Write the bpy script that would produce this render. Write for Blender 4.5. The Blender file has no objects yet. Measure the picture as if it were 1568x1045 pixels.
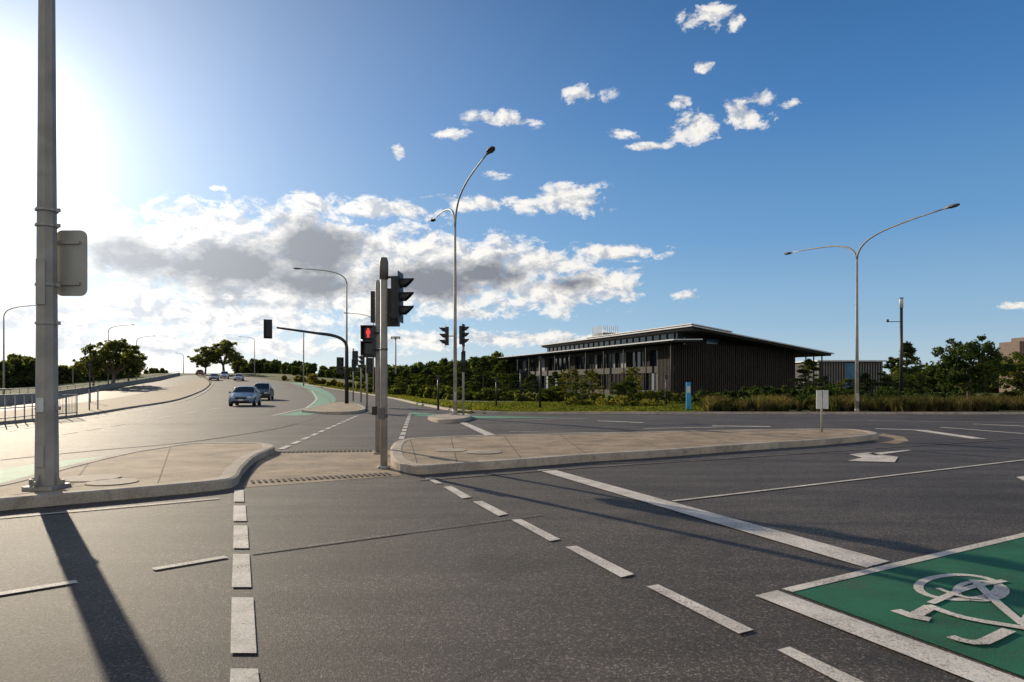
import bpy, math, random
import numpy as np
from mathutils import Vector, Matrix
random.seed(4); rng=np.random.default_rng(4)
R=math.radians
F=1045.0; CX=784.0; HY=588.0; CH=1.65      # surveying constants (24mm lens, eye height)
SUN_AZ=R(-37.3); SUN_EL=R(16.5)
SD=Vector((math.sin(SUN_AZ)*math.cos(SUN_EL),math.cos(SUN_AZ)*math.cos(SUN_EL),math.sin(SUN_EL)))
sc=bpy.context.scene
sc.view_settings.view_transform='Standard'; sc.view_settings.look='None'; sc.view_settings.exposure=0

def ss(a,b,x):
    t=min(1,max(0,(x-a)/(b-a))); return t*t*(3-2*t)
def H(x,y):
    if y<=40: return 0.0
    r=x/y
    w=ss(-.85,-.5,r)*(1-ss(-.28,-.02,r))
    return 5.5*w*ss(60,260,y)
def G(px,py):
    k=(HY-py)/F; rx=(px-CX)/F; d=2.0; pd=d
    while d<262:
        if CH+k*d<=H(rx*d,d): break
        pd=d; d*=1.01
    lo,hi=pd,d
    for _ in range(12):
        m=(lo+hi)/2
        if CH+k*m<=H(rx*m,m): hi=m
        else: lo=m
    return (rx*hi,hi)
def X(px,d): return (px-CX)/F*d
def Z(py,d): return CH+(HY-py)/F*d

# ---------------- materials
def newmat(name):
    m=bpy.data.materials.new(name); m.use_nodes=True
    nt=m.node_tree; b=nt.nodes['Principled BSDF']; return m,nt,b
def N(nt,t,**kw):
    n=nt.nodes.new(t)
    for k,v in kw.items(): setattr(n,k,v)
    return n
def mat(name,c,rough=.6,metal=0,var=.15,scale=6,bump=0,emit=None):
    m,nt,b=newmat(name)
    g=N(nt,'ShaderNodeNewGeometry'); n=N(nt,'ShaderNodeTexNoise'); n.inputs['Scale'].default_value=scale; n.inputs['Detail'].default_value=4
    nt.links.new(g.outputs['Position'],n.inputs['Vector'])
    r=N(nt,'ShaderNodeValToRGB'); e=r.color_ramp.elements
    e[0].position=.3; e[1].position=.7
    e[0].color=tuple(v*(1-var) for v in c)+(1,); e[1].color=tuple(min(1,v*(1+var)) for v in c)+(1,)
    nt.links.new(n.outputs['Fac'],r.inputs['Fac']); nt.links.new(r.outputs['Color'],b.inputs['Base Color'])
    b.inputs['Roughness'].default_value=rough; b.inputs['Metallic'].default_value=metal
    if bump:
        bp=N(nt,'ShaderNodeBump'); bp.inputs['Strength'].default_value=bump; bp.inputs['Distance'].default_value=.01
        nt.links.new(n.outputs['Fac'],bp.inputs['Height']); nt.links.new(bp.outputs['Normal'],b.inputs['Normal'])
    if emit:
        b.inputs['Emission Color'].default_value=(*emit[0],1); b.inputs['Emission Strength'].default_value=emit[1]
    return m
def noise(nt,vec,scale,detail=5,rough=.55,dist=0):
    n=N(nt,'ShaderNodeTexNoise'); n.inputs['Scale'].default_value=scale; n.inputs['Detail'].default_value=detail
    n.inputs['Roughness'].default_value=rough; n.inputs['Distortion'].default_value=dist
    nt.links.new(vec,n.inputs['Vector']); return n.outputs['Fac']
def ramp(nt,fac,stops):
    r=N(nt,'ShaderNodeValToRGB'); e=r.color_ramp.elements
    while len(e)<len(stops): e.new(.5)
    for i,(p,c) in enumerate(stops):
        e[i].position=p; e[i].color=(c,c,c,1) if not isinstance(c,tuple) else (*c,1)
    nt.links.new(fac,r.inputs['Fac']); return r.outputs['Color']
def mixc(nt,fac,a,b,bt='MIX'):
    m=N(nt,'ShaderNodeMix',data_type='RGBA',blend_type=bt)
    for s,v in ((m.inputs[0],fac),(m.inputs[6],a),(m.inputs[7],b)):
        if isinstance(v,(int,float)): s.default_value=v
        elif isinstance(v,tuple): s.default_value=(*v,1)
        else: nt.links.new(v,s)
    return m.outputs[2]
def asphalt_color(nt,pos,base=(.086,.071,.058)):
    fine=noise(nt,pos,85,3,.75); big=noise(nt,pos,.35,4,.6)
    v=N(nt,'ShaderNodeTexVoronoi'); v.inputs['Scale'].default_value=70; nt.links.new(pos,v.inputs['Vector'])
    c=mixc(nt,1,base,ramp(nt,fine,[(.3,.3),(.52,.95),(.72,2.2)]),'MULTIPLY')
    c=mixc(nt,1,c,ramp(nt,big,[(.3,.70),(.7,1.28)]),'MULTIPLY')
    sp=N(nt,'ShaderNodeSeparateColor'); nt.links.new(v.outputs['Color'],sp.inputs[0])
    c=mixc(nt,1,c,ramp(nt,sp.outputs[0],[(0,.7),(.8,1.0),(.93,2.2)]),'MULTIPLY')
    return c,fine,v
def asphalt():
    m,nt,b=newmat('asphalt'); g=N(nt,'ShaderNodeNewGeometry'); pos=g.outputs['Position']
    c,fine,v=asphalt_color(nt,pos)
    mp=N(nt,'ShaderNodeMapping'); mp.inputs['Scale'].default_value=(.25,2.2,1); mp.inputs['Rotation'].default_value=(0,0,R(8)); nt.links.new(pos,mp.inputs['Vector'])
    c=mixc(nt,1,c,ramp(nt,noise(nt,mp.outputs[0],.8,4,.6),[(.35,.74),(.65,1.2)]),'MULTIPLY')
    st=noise(nt,pos,.9,3,.5,.6); c=mixc(nt,1,c,ramp(nt,st,[(.25,.62),(.38,1.0)]),'MULTIPLY')
    vc=N(nt,'ShaderNodeTexVoronoi',feature='DISTANCE_TO_EDGE'); vc.inputs['Scale'].default_value=.16
    wob=noise(nt,pos,1.3,4); add=N(nt,'ShaderNodeVectorMath',operation='ADD'); sc_=N(nt,'ShaderNodeVectorMath',operation='SCALE')
    cb=N(nt,'ShaderNodeCombineXYZ'); nt.links.new(wob,cb.inputs[0]); nt.links.new(wob,cb.inputs[1]); nt.links.new(cb.outputs[0],sc_.inputs[0]); sc_.inputs['Scale'].default_value=1.6
    nt.links.new(pos,add.inputs[0]); nt.links.new(sc_.outputs[0],add.inputs[1]); nt.links.new(add.outputs[0],vc.inputs['Vector'])
    cr=ramp(nt,vc.outputs['Distance'],[(0,.45),(.003,1.0)])
    c=mixc(nt,.7,c,cr,'MULTIPLY')
    nt.links.new(c,b.inputs['Base Color'])
    b.inputs['Roughness'].default_value=.72; b.inputs['Specular IOR Level'].default_value=.32
    bp=N(nt,'ShaderNodeBump'); bp.inputs['Strength'].default_value=.8; bp.inputs['Distance'].default_value=.012
    nt.links.new(fine,bp.inputs['Height']); nt.links.new(bp.outputs['Normal'],b.inputs['Normal'])
    return m
def paint(name,col,wear=.42):
    m,nt,b=newmat(name); g=N(nt,'ShaderNodeNewGeometry'); pos=g.outputs['Position']
    a,fine,v=asphalt_color(nt,pos)
    n1=noise(nt,pos,45,5,.8); n2=noise(nt,pos,1.5,4)
    mm=N(nt,'ShaderNodeMath',operation='ADD'); ml=N(nt,'ShaderNodeMath',operation='MULTIPLY'); ml.inputs[1].default_value=.35
    nt.links.new(n2,ml.inputs[0]); nt.links.new(n1,mm.inputs[0]); nt.links.new(ml.outputs[0],mm.inputs[1])
    f=ramp(nt,mm.outputs[0],[(wear,0.0),(wear+.14,1.0)])
    pc=mixc(nt,1,col,ramp(nt,noise(nt,pos,2.5,5),[(.3,.7),(.7,1.12)]),'MULTIPLY')
    pc=mixc(nt,1,pc,ramp(nt,fine,[(.3,.6),(.6,1.08)]),'MULTIPLY')
    nt.links.new(mixc(nt,f,a,pc),b.inputs['Base Color']); b.inputs['Roughness'].default_value=.75; b.inputs['Specular IOR Level'].default_value=.3
    bp=N(nt,'ShaderNodeBump'); bp.inputs['Strength'].default_value=.5; bp.inputs['Distance'].default_value=.01
    nt.links.new(fine,bp.inputs['Height']); nt.links.new(bp.outputs['Normal'],b.inputs['Normal'])
    return m
def concrete(name,base,contrast=.35):
    m,nt,b=newmat(name); g=N(nt,'ShaderNodeNewGeometry'); pos=g.outputs['Position']
    c=mixc(nt,1,base,ramp(nt,noise(nt,pos,1.2,7,.65),[(.3,1-contrast),(.7,1+contrast)]),'MULTIPLY')
    c=mixc(nt,1,c,ramp(nt,noise(nt,pos,40,4,.7),[(.3,.7),(.7,1.3)]),'MULTIPLY')
    c=mixc(nt,1,c,ramp(nt,noise(nt,pos,4,5,.7,.5),[(.3,.6),(.48,1.0)]),'MULTIPLY')
    nt.links.new(c,b.inputs['Base Color']); b.inputs['Roughness'].default_value=.85; b.inputs['Specular IOR Level'].default_value=.25
    bp=N(nt,'ShaderNodeBump'); bp.inputs['Strength'].default_value=.4; bp.inputs['Distance'].default_value=.01
    nt.links.new(noise(nt,pos,30,5),bp.inputs['Height']); nt.links.new(bp.outputs['Normal'],b.inputs['Normal'])
    return m
def leafmat(name,c1,c2,trans=.5):
    m,nt,b=newmat(name); nt.nodes.remove(b); out=nt.nodes['Material Output']
    g=N(nt,'ShaderNodeNewGeometry'); oi=N(nt,'ShaderNodeObjectInfo')
    c=ramp(nt,noise(nt,g.outputs['Position'],.5,1),[(.36,c1),(.64,c2)])
    c=mixc(nt,1,c,ramp(nt,g.outputs['Random Per Island'],[(0,.55),(1,1.5)]),'MULTIPLY')
    c=mixc(nt,1,c,ramp(nt,oi.outputs['Random'],[(0,(.75,.8,.8)),(1,(1.3,1.2,1.1))]),'MULTIPLY')
    d=N(nt,'ShaderNodeBsdfDiffuse'); t=N(nt,'ShaderNodeBsdfTranslucent'); mx=N(nt,'ShaderNodeMixShader'); mx.inputs[0].default_value=trans
    tc=mixc(nt,1,c,(1.6,1.6,.6),'MULTIPLY')
    nt.links.new(c,d.inputs[0]); nt.links.new(tc,t.inputs[0]); nt.links.new(d.outputs[0],mx.inputs[1]); nt.links.new(t.outputs[0],mx.inputs[2]); nt.links.new(mx.outputs[0],out.inputs[0])
    return m
M_ASPH=asphalt()
M_WHITE=paint('white_road_paint',(.80,.72,.61),.50)
M_WORN=paint('worn_road_paint',(.5,.45,.38),.68)
M_GREEN=paint('green_road_paint',(.022,.16,.075),.50)
M_GREENL=paint('faded_green_road_paint',(.11,.36,.22),.42)
M_KERB=concrete('kerb_concrete',(.42,.35,.265),.3)
M_TAN=concrete('tan_island_concrete',(.325,.24,.155),.42)
M_DIRT=concrete('verge_earth',(.32,.24,.155),.3)
M_GALV=mat('galvanised_steel',(.36,.34,.30),.55,.1,.15,4)
M_GALV2=mat('galvanised_pole',(.33,.30,.255),.6,0,.2,3)
M_DARK=mat('dark_metal',(.03,.03,.032),.45,.2)
M_BLACK=mat('signal_black',(.018,.018,.018),.5)
M_LENS=mat('dark_lens',(.02,.015,.015),.15)
M_RED=mat('red_lamp',(.5,.02,.02),.3,emit=((1,.04,.04),1.6))
M_SIGNBACK=mat('sign_back_aluminium',(.36,.35,.31),.5,.1,.08,4)
M_CYAN=mat('blue_sign_face',(.02,.30,.55),.4)
M_WPOLE=mat('pale_paint',(.6,.6,.56),.5)
M_BARK=mat('bark',(.12,.09,.065),.9,0,.35,12,.4)
M_GLASS=mat('window_glass',(.02,.028,.035),.08,0,.2,1)
M_BLGLASS=mat('blue_window_glass',(.05,.16,.26),.1,0,.2,1)
M_TIMBER=mat('dark_timber',(.020,.017,.015),.75,0,.35,3)
M_TIMBER2=mat('brown_timber',(.040,.030,.023),.75,0,.4,3)
M_PANEL=mat('grey_panel',(.15,.14,.13),.6,0,.12,2)
M_ROOF=mat('roof_metal',(.50,.50,.49),.4,.2,.1,2)
M_BRICK=mat('brown_cladding',(.16,.11,.08),.8,0,.2,3)
M_TYRE=mat('tyre',(.015,.015,.015),.8)
M_RUST=mat('tactile_tiles',(.08,.068,.055),.8,0,.3,20)
M_LUM=mat('luminaire_grey',(.12,.11,.10),.6)
M_JOINT=mat('concrete_joint',(.07,.055,.04),.9)
M_LEAF=leafmat('leaves_olive',(.045,.065,.022),(.10,.115,.038))
M_LEAF2=leafmat('leaves_dark',(.035,.055,.024),(.075,.095,.038),.45)
M_LEAF3=leafmat('leaves_yellowgreen',(.07,.085,.025),(.16,.145,.045))
M_LEAFD=leafmat('leaves_distant_hazed',(.075,.09,.04),(.14,.15,.07),.6)  # distance haze put into the colour: leaves lightened for far trees
M_LAWN=leafmat('lawn_blades',(.075,.10,.025),(.16,.165,.045),.45)
M_GRASSB=leafmat('strappy_grass',(.035,.042,.02),(.12,.10,.055),.4)

# ---------------- mesh builder
class MB:
    def __init__(s): s.v=[];s.f=[];s.m=[];s.s=[]
    def face(s,pts,m=0,sm=False):
        i=len(s.v); s.v+= [tuple(p) for p in pts]; s.f.append(tuple(range(i,i+len(pts)))); s.m.append(m); s.s.append(sm)
    def box(s,c,sz,m=0,rz=0,taper=1.0,M=None):
        i=len(s.v); cx,cy,cz=c; hx,hy,hz=sz[0]/2,sz[1]/2,sz[2]/2
        ca,sa=math.cos(rz),math.sin(rz)
        for k in (-1,1):
            t=taper if k>0 else 1
            for a,b in ((-1,-1),(1,-1),(1,1),(-1,1)):
                x,y=a*hx*t,b*hy*t; p=Vector((x*ca-y*sa,x*sa+y*ca,k*hz))
                if M: p=M@p
                s.v.append((cx+p.x,cy+p.y,cz+p.z))
        for f in ((3,2,1,0),(4,5,6,7),(0,1,5,4),(1,2,6,5),(2,3,7,6),(3,0,4,7)):
            s.f.append(tuple(i+j for j in f)); s.m.append(m); s.s.append(False)
    def tube(s,path,rad,n=10,m=0,sm=True,cap=True,flat=None):
        path=[Vector(p) for p in path]; k=len(path)
        if not hasattr(rad,'__len__'): rad=[rad]*k
        i0=len(s.v); up=None
        for j,p in enumerate(path):
            t=(path[min(j+1,k-1)]-path[max(j-1,0)]).normalized()
            if up is None:
                up=Vector((1,0,0)) if abs(t.x)<.9 else Vector((0,1,0))
            a=(up-t*up.dot(t)).normalized(); b=t.cross(a); up=a
            for q in range(n):
                th=2*math.pi*(q+.5)/n; o=(a*math.cos(th)+b*math.sin(th))*rad[j]
                s.v.append(tuple(p+o))
        for j in range(k-1):
            for q in range(n):
                q2=(q+1)%n; s.f.append((i0+j*n+q,i0+j*n+q2,i0+(j+1)*n+q2,i0+(j+1)*n+q)); s.m.append(m); s.s.append(sm)
        if cap:
            s.f.append(tuple(i0+q for q in range(n))[::-1]); s.m.append(m); s.s.append(False)
            s.f.append(tuple(i0+(k-1)*n+q for q in range(n))); s.m.append(m); s.s.append(False)
    def arc(s,c,axis_ang,r,L,z,m=0,n=12,span=R(250)):
        ax=Vector((math.cos(axis_ang),math.sin(axis_ang),0)); sd=Vector((-ax.y,ax.x,0)); up=Vector((0,0,1)); c=Vector(c)
        for rr in (r,r-.008):
            for q in range(n):
                t0=R(90)-span/2+span*q/n; t1=t0+span/n
                p=[c+(sd*math.cos(t)+up*math.sin(t))*rr for t in (t0,t1)]
                l0=L*(.55+.45*math.sin(t0)) ; l1=L*(.55+.45*math.sin(t1))
                s.face([p[0],p[1],p[1]+ax*max(.03,l1),p[0]+ax*max(.03,l0)],m,True)
    def build(s,name,mats,loc=None,rz=None,bevel=0):
        me=bpy.data.meshes.new(name); me.from_pydata(s.v,[],s.f)
        for mm in mats: me.materials.append(mm)
        me.polygons.foreach_set('material_index',s.m); me.polygons.foreach_set('use_smooth',s.s); me.update()
        o=bpy.data.objects.new(name,me); sc.collection.objects.link(o)
        if loc: o.location=loc
        if rz is not None: o.rotation_euler[2]=rz
        if bevel:
            b=o.modifiers.new('bevel','BEVEL'); b.width=bevel; b.segments=2; b.limit_method='ANGLE'
        return o
def quadsobj(name,P,mi,mats,smooth=False):
    n=P.shape[0]; k=P.shape[1]; me=bpy.data.meshes.new(name)
    me.vertices.add(n*k); me.vertices.foreach_set('co',P.reshape(-1).astype(np.float32))
    me.loops.add(n*k); me.loops.foreach_set('vertex_index',np.arange(n*k,dtype=np.int32))
    me.polygons.add(n); me.polygons.foreach_set('loop_start',np.arange(0,n*k,k,dtype=np.int32)); me.polygons.foreach_set('loop_total',np.full(n,k,dtype=np.int32))
    for m in mats: me.materials.append(m)
    me.polygons.foreach_set('material_index',np.asarray(mi,dtype=np.int32)); me.update(calc_edges=True); me.validate()
    return me

# ---------------- ground
def axis(lo,hi,step,far=4000):
    mid=list(np.arange(lo,hi+.1,step)); a=[];d=step;x=lo
    while x>-far: d*=1.35; x-=d; a.append(x)
    b=[];d=step;x=hi
    while x<far: d*=1.35; x+=d; b.append(x)
    return a[::-1]+mid+b
def make_ground():
    xs=axis(-260,100,3); ys=axis(0,300,3); v=[(x,y,H(x,y)) for y in ys for x in xs]; nx=len(xs)
    f=[(j*nx+i,j*nx+i+1,(j+1)*nx+i+1,(j+1)*nx+i) for j in range(len(ys)-1) for i in range(nx-1)]
    me=bpy.data.meshes.new('ground'); me.from_pydata(v,[],f)
    m,nt,b=newmat('verge_grass_ground'); g=N(nt,'ShaderNodeNewGeometry'); pos=g.outputs['Position']
    c=ramp(nt,noise(nt,pos,.12,6,.6),[(.3,(.065,.09,.025)),(.5,(.11,.125,.038)),(.7,(.17,.15,.07))])
    c=mixc(nt,1,c,ramp(nt,noise(nt,pos,6,6,.7),[(.3,.6),(.7,1.35)]),'MULTIPLY')
    nt.links.new(c,b.inputs['Base Color']); b.inputs['Roughness'].default_value=1; b.inputs['Specular IOR Level'].default_value=.1
    me.materials.append(m)
    for p in me.polygons: p.use_smooth=True
    o=bpy.data.objects.new('ground',me); sc.collection.objects.link(o)
make_ground()
def zl(x,y,layer): return H(x,y)+.004*layer+.03*layer*ss(50,90,y)
def polyflat(name,pts,layer,m,world=False):
    w=pts if world else [G(*p) for p in pts]
    mb=MB(); mb.face([(x,y,zl(x,y,layer)) for x,y in w],0); 
    me=mb.build(name,[m]); 
    if me.data.polygons[0].normal.z<0: me.data.flip_normals()
    return me
def resample(pts,n):
    pts=[Vector(p) for p in pts]
    out=[]
    def cr(p0,p1,p2,p3,t): return .5*((2*p1)+(p2-p0)*t+(2*p0-5*p1+4*p2-p3)*t*t+(3*p1-p0-3*p2+p3)*t**3)
    k=len(pts)
    for i in range(n):
        u=i/(n-1)*(k-1); j=min(int(u),k-2); t=u-j
        out.append(cr(pts[max(j-1,0)],pts[j],pts[j+1],pts[min(j+2,k-1)],t))
    return out
def ribbon(name,L,Rr,layer,m,n=80,c=10,lift=0):
    A=resample([G(*p) for p in L],n); B=resample([G(*p) for p in Rr],n); mb=MB(); g=[]
    for a,b in zip(A,B):
        row=[]
        for k in range(c+1):
            p=a.lerp(b,k/c); row.append((p.x,p.y,zl(p.x,p.y,layer)+lift))
        g.append(row)
    for i in range(n-1):
        for k in range(c): mb.face([g[i][k],g[i][k+1],g[i+1][k+1],g[i+1][k]])
        if lift:
            for e in (0,c):
                a,b=g[i][e],g[i+1][e]; mb.face([a,b,(b[0],b[1],b[2]-lift-.05),(a[0],a[1],a[2]-lift-.05)],1)
    return mb.build(name,[m,M_KERB])
def spt(pts,step=.8,smooth=True):
    n=max(2,int(sum((Vector(b)-Vector(a)).length for a,b in zip(pts,pts[1:]))/step)); 
    return resample(pts,min(n,120)) if len(pts)>2 else [Vector(pts[0]).lerp(Vector(pts[1]),i/(n)) for i in range(n+1)]
def stroke(mb,pts,w,layer=4,m=0,world=False,closed=False,extra=0,step=1.5):
    W=[Vector(p) for p in (pts if world else [G(*p) for p in pts])]
    if closed: W=W+[W[0]]
    else: W=spt([tuple(p) for p in W],step)
    k=len(W); e=[]
    for i in range(k):
        if closed: t=(W[(i+1)%(k-1)]-W[(i-1)%(k-1)]).normalized()
        else: t=(W[min(i+1,k-1)]-W[max(i-1,0)]).normalized()
        nn=Vector((-t.y,t.x))*w/2; e.append((W[i]+nn,W[i]-nn))
    for i in range(k-1):
        q=[e[i][1],e[i+1][1],e[i+1][0],e[i][0]]; mb.face([(p.x,p.y,zl(p.x,p.y,layer)+extra) for p in q],m)
def dashes(mb,a,b,w,on,off,layer=4,m=0):
    a=Vector(G(*a)); b=Vector(G(*b)); L=(b-a).length; t=(b-a)/L; s=0
    while s<L:
        p=a+t*s; q=a+t*min(L,s+on); stroke(mb,[tuple(p),tuple(q)],w,layer,m,world=True); s+=on+off
def quad(mb,pts,layer=4,m=0):
    mb.face([(x,y,zl(x,y,layer)) for x,y in [G(*p) for p in pts]],m)

jp=[(-90,-40),(130,-40),(130,42),(60,37.2),(27.4,36.6),(7.6,36.9),G(740,634),G(640,622),G(600,619),G(400,619),G(262,617),G(200,626),G(120,638),G(0,650),(-34,24),(-90,10)]
polyflat('road',jp,1,M_ASPH,True)
L1=[(0,650),(120,638),(200,625),(262,615),(300,604),(316,596),(324,588),(320,582),(312,576),(306,573)]
R1=[(640,650),(640,625),(600,612),(545,603),(500,596),(455,588),(420,583),(385,578.5),(350,575),(330,573)]
ribbon('approach_road',L1,R1,2,M_ASPH,120,14)
L2=[(-80,640),(0,633),(100,621),(200,607),(255,595),(290,586),(306,580),(300,575)]
U2=[(-80,632),(0,624),(60,617),(110,608),(160,599),(215,589),(245,584),(275,576)]
ribbon('far_carriageway',L2,U2,2,M_ASPH,100,8)
ribbon('median_verge',[(-80,660),(0,651),(120,639),(200,626),(262,616),(298,605),(314,597),(321,589),(316,582)],[(-80,641),(0,634),(100,622),(200,608),(255,596),(288,587),(300,583),(306,580.5),(308,579.5)],2,M_DIRT,90,8,lift=.13)

def kerb(name,pts,w=.3,h=.13,n=80):
    A=resample(pts,n); mb=MB(); e=[]
    for i in range(n):
        t=(A[min(i+1,n-1)]-A[max(i-1,0)]).normalized(); nn=Vector((-t.y,t.x)); e.append((A[i],A[i]+nn*.04,A[i]+nn*w))
    for i in range(n-1):
        a,b=e[i],e[i+1]; z=lambda p:H(p.x,p.y)+.03*ss(50,90,p.y)*2
        P=lambda p,hh:(p.x,p.y,z(p)+hh)
        mb.face([P(a[0],0),P(b[0],0),P(b[1],h),P(a[1],h)]); mb.face([P(a[1],h),P(b[1],h),P(b[2],h),P(a[2],h)]); mb.face([P(a[2],h),P(b[2],h),P(b[2],-.05),P(a[2],-.05)])
    return mb.build(name,[M_KERB])
kerb('roadside_kerb',[G(455,587.6),G(500,595.5),G(545,602.5),G(600,611.5),G(650,622),G(740,633.5),(7.6,37.0),(27.4,36.7),(60,37.3),(130,42.05)],.3,.13,160)

def island(name,pts,h=.14,kw=.2,top=M_TAN,layer=1,bev=.03):
    import bmesh
    W=resample([G(*p) for p in pts]+[G(*pts[0])],90)[:-1]
    bm=bmesh.new(); vs=[bm.verts.new((p.x,p.y,H(p.x,p.y))) for p in W]; f=bm.faces.new(vs)
    bm.normal_update()
    if f.normal.z<0: f.normal_flip()
    r=bmesh.ops.extrude_face_region(bm,geom=[f]); tv=[g for g in r['geom'] if isinstance(g,bmesh.types.BMVert)]; tf=[g for g in r['geom'] if isinstance(g,bmesh.types.BMFace)]
    for v in tv: v.co.z+=h
    if f.is_valid: bmesh.ops.delete(bm,geom=[f],context='FACES')
    bm.normal_update()
    for q in bm.faces: q.material_index=0
    bmesh.ops.inset_region(bm,faces=tf,thickness=.05,use_even_offset=False)
    for v in tf[0].verts: v.co.z+=.02
    bmesh.ops.inset_region(bm,faces=tf,thickness=kw,use_even_offset=False)
    bmesh.ops.inset_region(bm,faces=tf,thickness=.01,use_even_offset=False)
    for v in tf[0].verts: v.co.z-=.01
    tf[0].material_index=1
    me=bpy.data.meshes.new(name); bm.to_mesh(me); me.materials.append(M_KERB); me.materials.append(top)
    o=bpy.data.objects.new(name,me); sc.collection.objects.link(o); return o
island('traffic_island',[(-260,812),(-100,795),(0,783),(120,772),(240,761),(335,751),(362,744),(372,728),(392,708),(421,694),(406,688),(350,687),(290,688),(235,696),(180,706),(90,729),(0,755),(-100,775),(-200,797)])
island('traffic_island',[(598,707),(606,719),(640,727),(700,723),(800,716),(900,708),(1020,700),(1150,690),(1250,683),(1325,676),(1345,671),(1312,665),(1250,663.5),(1100,666),(1000,668.5),(800,673),(700,676),(620,681),(600,692)])
island('traffic_island',[(462,632),(500,635),(545,634),(560,628),(545,621),(515,619),(490,624)],kw=.15)
island('traffic_island',[(655,643),(672,648),(705,647),(722,642),(714,638),(690,638),(665,640)],kw=.15,top=M_KERB)
jm=MB()
for f,b in (((700,723),(690,676.5)),((800,716),(770,674)),((900,708),(855,672)),((1020,700),(950,670)),((1130,691.5),(1050,667.5)),((1230,684),(1140,665.5)),((100,773),(140,716)),((240,761),(262,692)),((640,727),(628,680.5))):
    a=Vector(G(*f)); c=Vector(G(*b)); L=(c-a).length; t=(c-a)/L
    jm_pts=[tuple(a+t*.3),tuple(c-t*.3)]; stroke(jm,jm_pts,.018,0,0,world=True,extra=.154)
jm.build('concrete_joints',[M_JOINT])
polyflat('crossing_ramp',[(372,748),(395,708),(424,693),(500,691),(600,690),(600,705),(607,720),(616,729),(500,738)],2,M_TAN)
polyflat('flush_median',[(1338,668),(1352,664),(1385,670),(1392,676),(1372,680),(1340,678)],2,M_TAN)
mb=MB()
def tactile(a,b,depth):
    a=Vector(G(*a)); b=Vector(G(*b)); t=(b-a).normalized(); nn=Vector((-t.y,t.x)); L=(b-a).length
    s=0
    while s<L:
        for r in range(4):
            p=a+t*s+nn*(r*depth/4); mb.box((p.x,p.y,.018),(.05,depth/4*.55,.012),0,math.atan2(t.y,t.x))
        s+=.1
tactile((388,741),(604,728),.34); tactile((428,694.5),(572,692),.4)
mb.build('tactile_paving',[M_RUST])
mb=MB()
for (px,py,r) in ((140,733,.42),(172,739,.36),(690,690,.35),(740,693,.4)):
    x,y=G(px,py); s=(CH-.15)/CH; x*=s;y*=s
    mb.tube([(x,y,.155),(x,y,.163)],r,24,0,False)
mb.build('service_covers',[M_KERB])

# ---------------- markings
mk=MB()
for q in ([(359,752),(373,752),(374,770),(358,770)],[(358,776),(376,776),(378,800),(357,800)],[(358,807),(379,807),(381,842),(357,842)],[(357,851),(382,851),(385,902),(355,902)],[(355,918),(388,918),(393,1004),(353,1004)],[(353,1028),(395,1028),(404,1110),(350,1110)],
  [(650,733),(660,733),(678,742),(667,742)],[(679,747),(692,746),(722,763),(708,765)],[(724,770),(738,769),(778,789),(763,792)],[(783,798),(798,797),(858,828),(842,831)],[(866,840),(883,838),(971,882),(951,887)],[(990,901),(1008,898),(1154,968),(1131,974)],[(1190,999),(1209,994),(1420,1095),(1390,1105)],
  [(822,721),(846,720),(1362,862),(1326,872)],[(1156,915),(1190,907),(1620,1065),(1570,1080)]): quad(mk,q)
for a,b,w in (((1205,907),(1700,790),.10),((0,795),(335,765),.07),((-200,945),(118,893),.10),((235,874),(347,855),.10),((1030,769),(1750,684),.07)):
    stroke(mk,[a,b],w)
stroke(mk,[(385,850),(620,818)],.05,4,1); stroke(mk,[(620,818),(830,790)],.03,4,1)
stroke(mk,[(640,737),(900,717),(1100,704),(1350,687),(1700,664)],.08,4,1)
stroke(mk,[(905,712),(1150,700)],.05,4,1)
dashes(mk,(430,689),(548,637),.16,1.0,.5); dashes(mk,(612,681),(628,634),.16,1.1,.6)
stroke(mk,[(420,690),(300,689),(190,700)],.08,4,1)
quad(mk,[(703,648),(714,648),(766,670),(748,670)]); 
for a,b,w in (((915,645),(985,648),.3),((1090,653),(1180,654),.35),((985,657),(1110,655),.15),((1180,658),(1330,661),.12),((1340,657),(1420,660),.3),((1410,660),(1500,673),.45),((1440,655),(1568,665),.2),((1490,650),(1620,656),.25),((780,662),(960,664),.1),((760,645),(900,641),.1),((1330,645),(1600,648),.1)):
    stroke(mk,[a,b],w)
quad(mk,[(1326,696),(1390,690),(1396,691),(1340,698)]); quad(mk,[(1300,697),(1330,694),(1375,701),(1370,709),(1298,707),(1320,702)])
quad(mk,[(1556,732),(1600,726),(1640,740),(1566,737)])
stroke(mk,[(0,705),(150,690),(300,676),(430,655),(480,640),(505,625),(500,610),(470,597),(430,588)],.12,4,1)
for a,b in (((418,637),(470,625)),((470,625),(486,612)),((486,612),(478,600)),((478,600),(450,592))): stroke(mk,[a,b],.16,4)
for k in range(9):
    t=k/9; stroke(mk,[(60+330*t,672-56*t),(60+330*t+22,672-56*t-3.6)],.12,4)
    stroke(mk,[(10+260*t,662-48*t),(10+260*t+16,662-48*t-3)],.12,4)
stroke(mk,[(0,655),(130,642),(210,629),(268,618),(306,606),(321,596),(327,588)],.12,4,0)
mk.build('road_markings',[M_WHITE,M_WORN])
polyflat('bicycle_lane',[(1208,908),(1700,792),(1900,1130),(1640,1066)],3,M_GREEN)
ribbon('bicycle_lane',[(424,636.5),(450,632),(470,625),(482,613),(476,602),(462,593),(440,587)],[(455,637),(485,634),(506,624),(514,611),(500,600),(480,592.5),(455,587)],3,M_GREENL,50,4)
polyflat('bicycle_lane',[(0,719),(120,704),(268,690),(180,704),(80,730),(0,753),(-120,776),(-120,740)],3,M_GREENL)
polyflat('bicycle_lane',[(625,632),(745,638),(870,640),(720,641),(640,637)],3,M_GREENL)
sb=MB()
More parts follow.
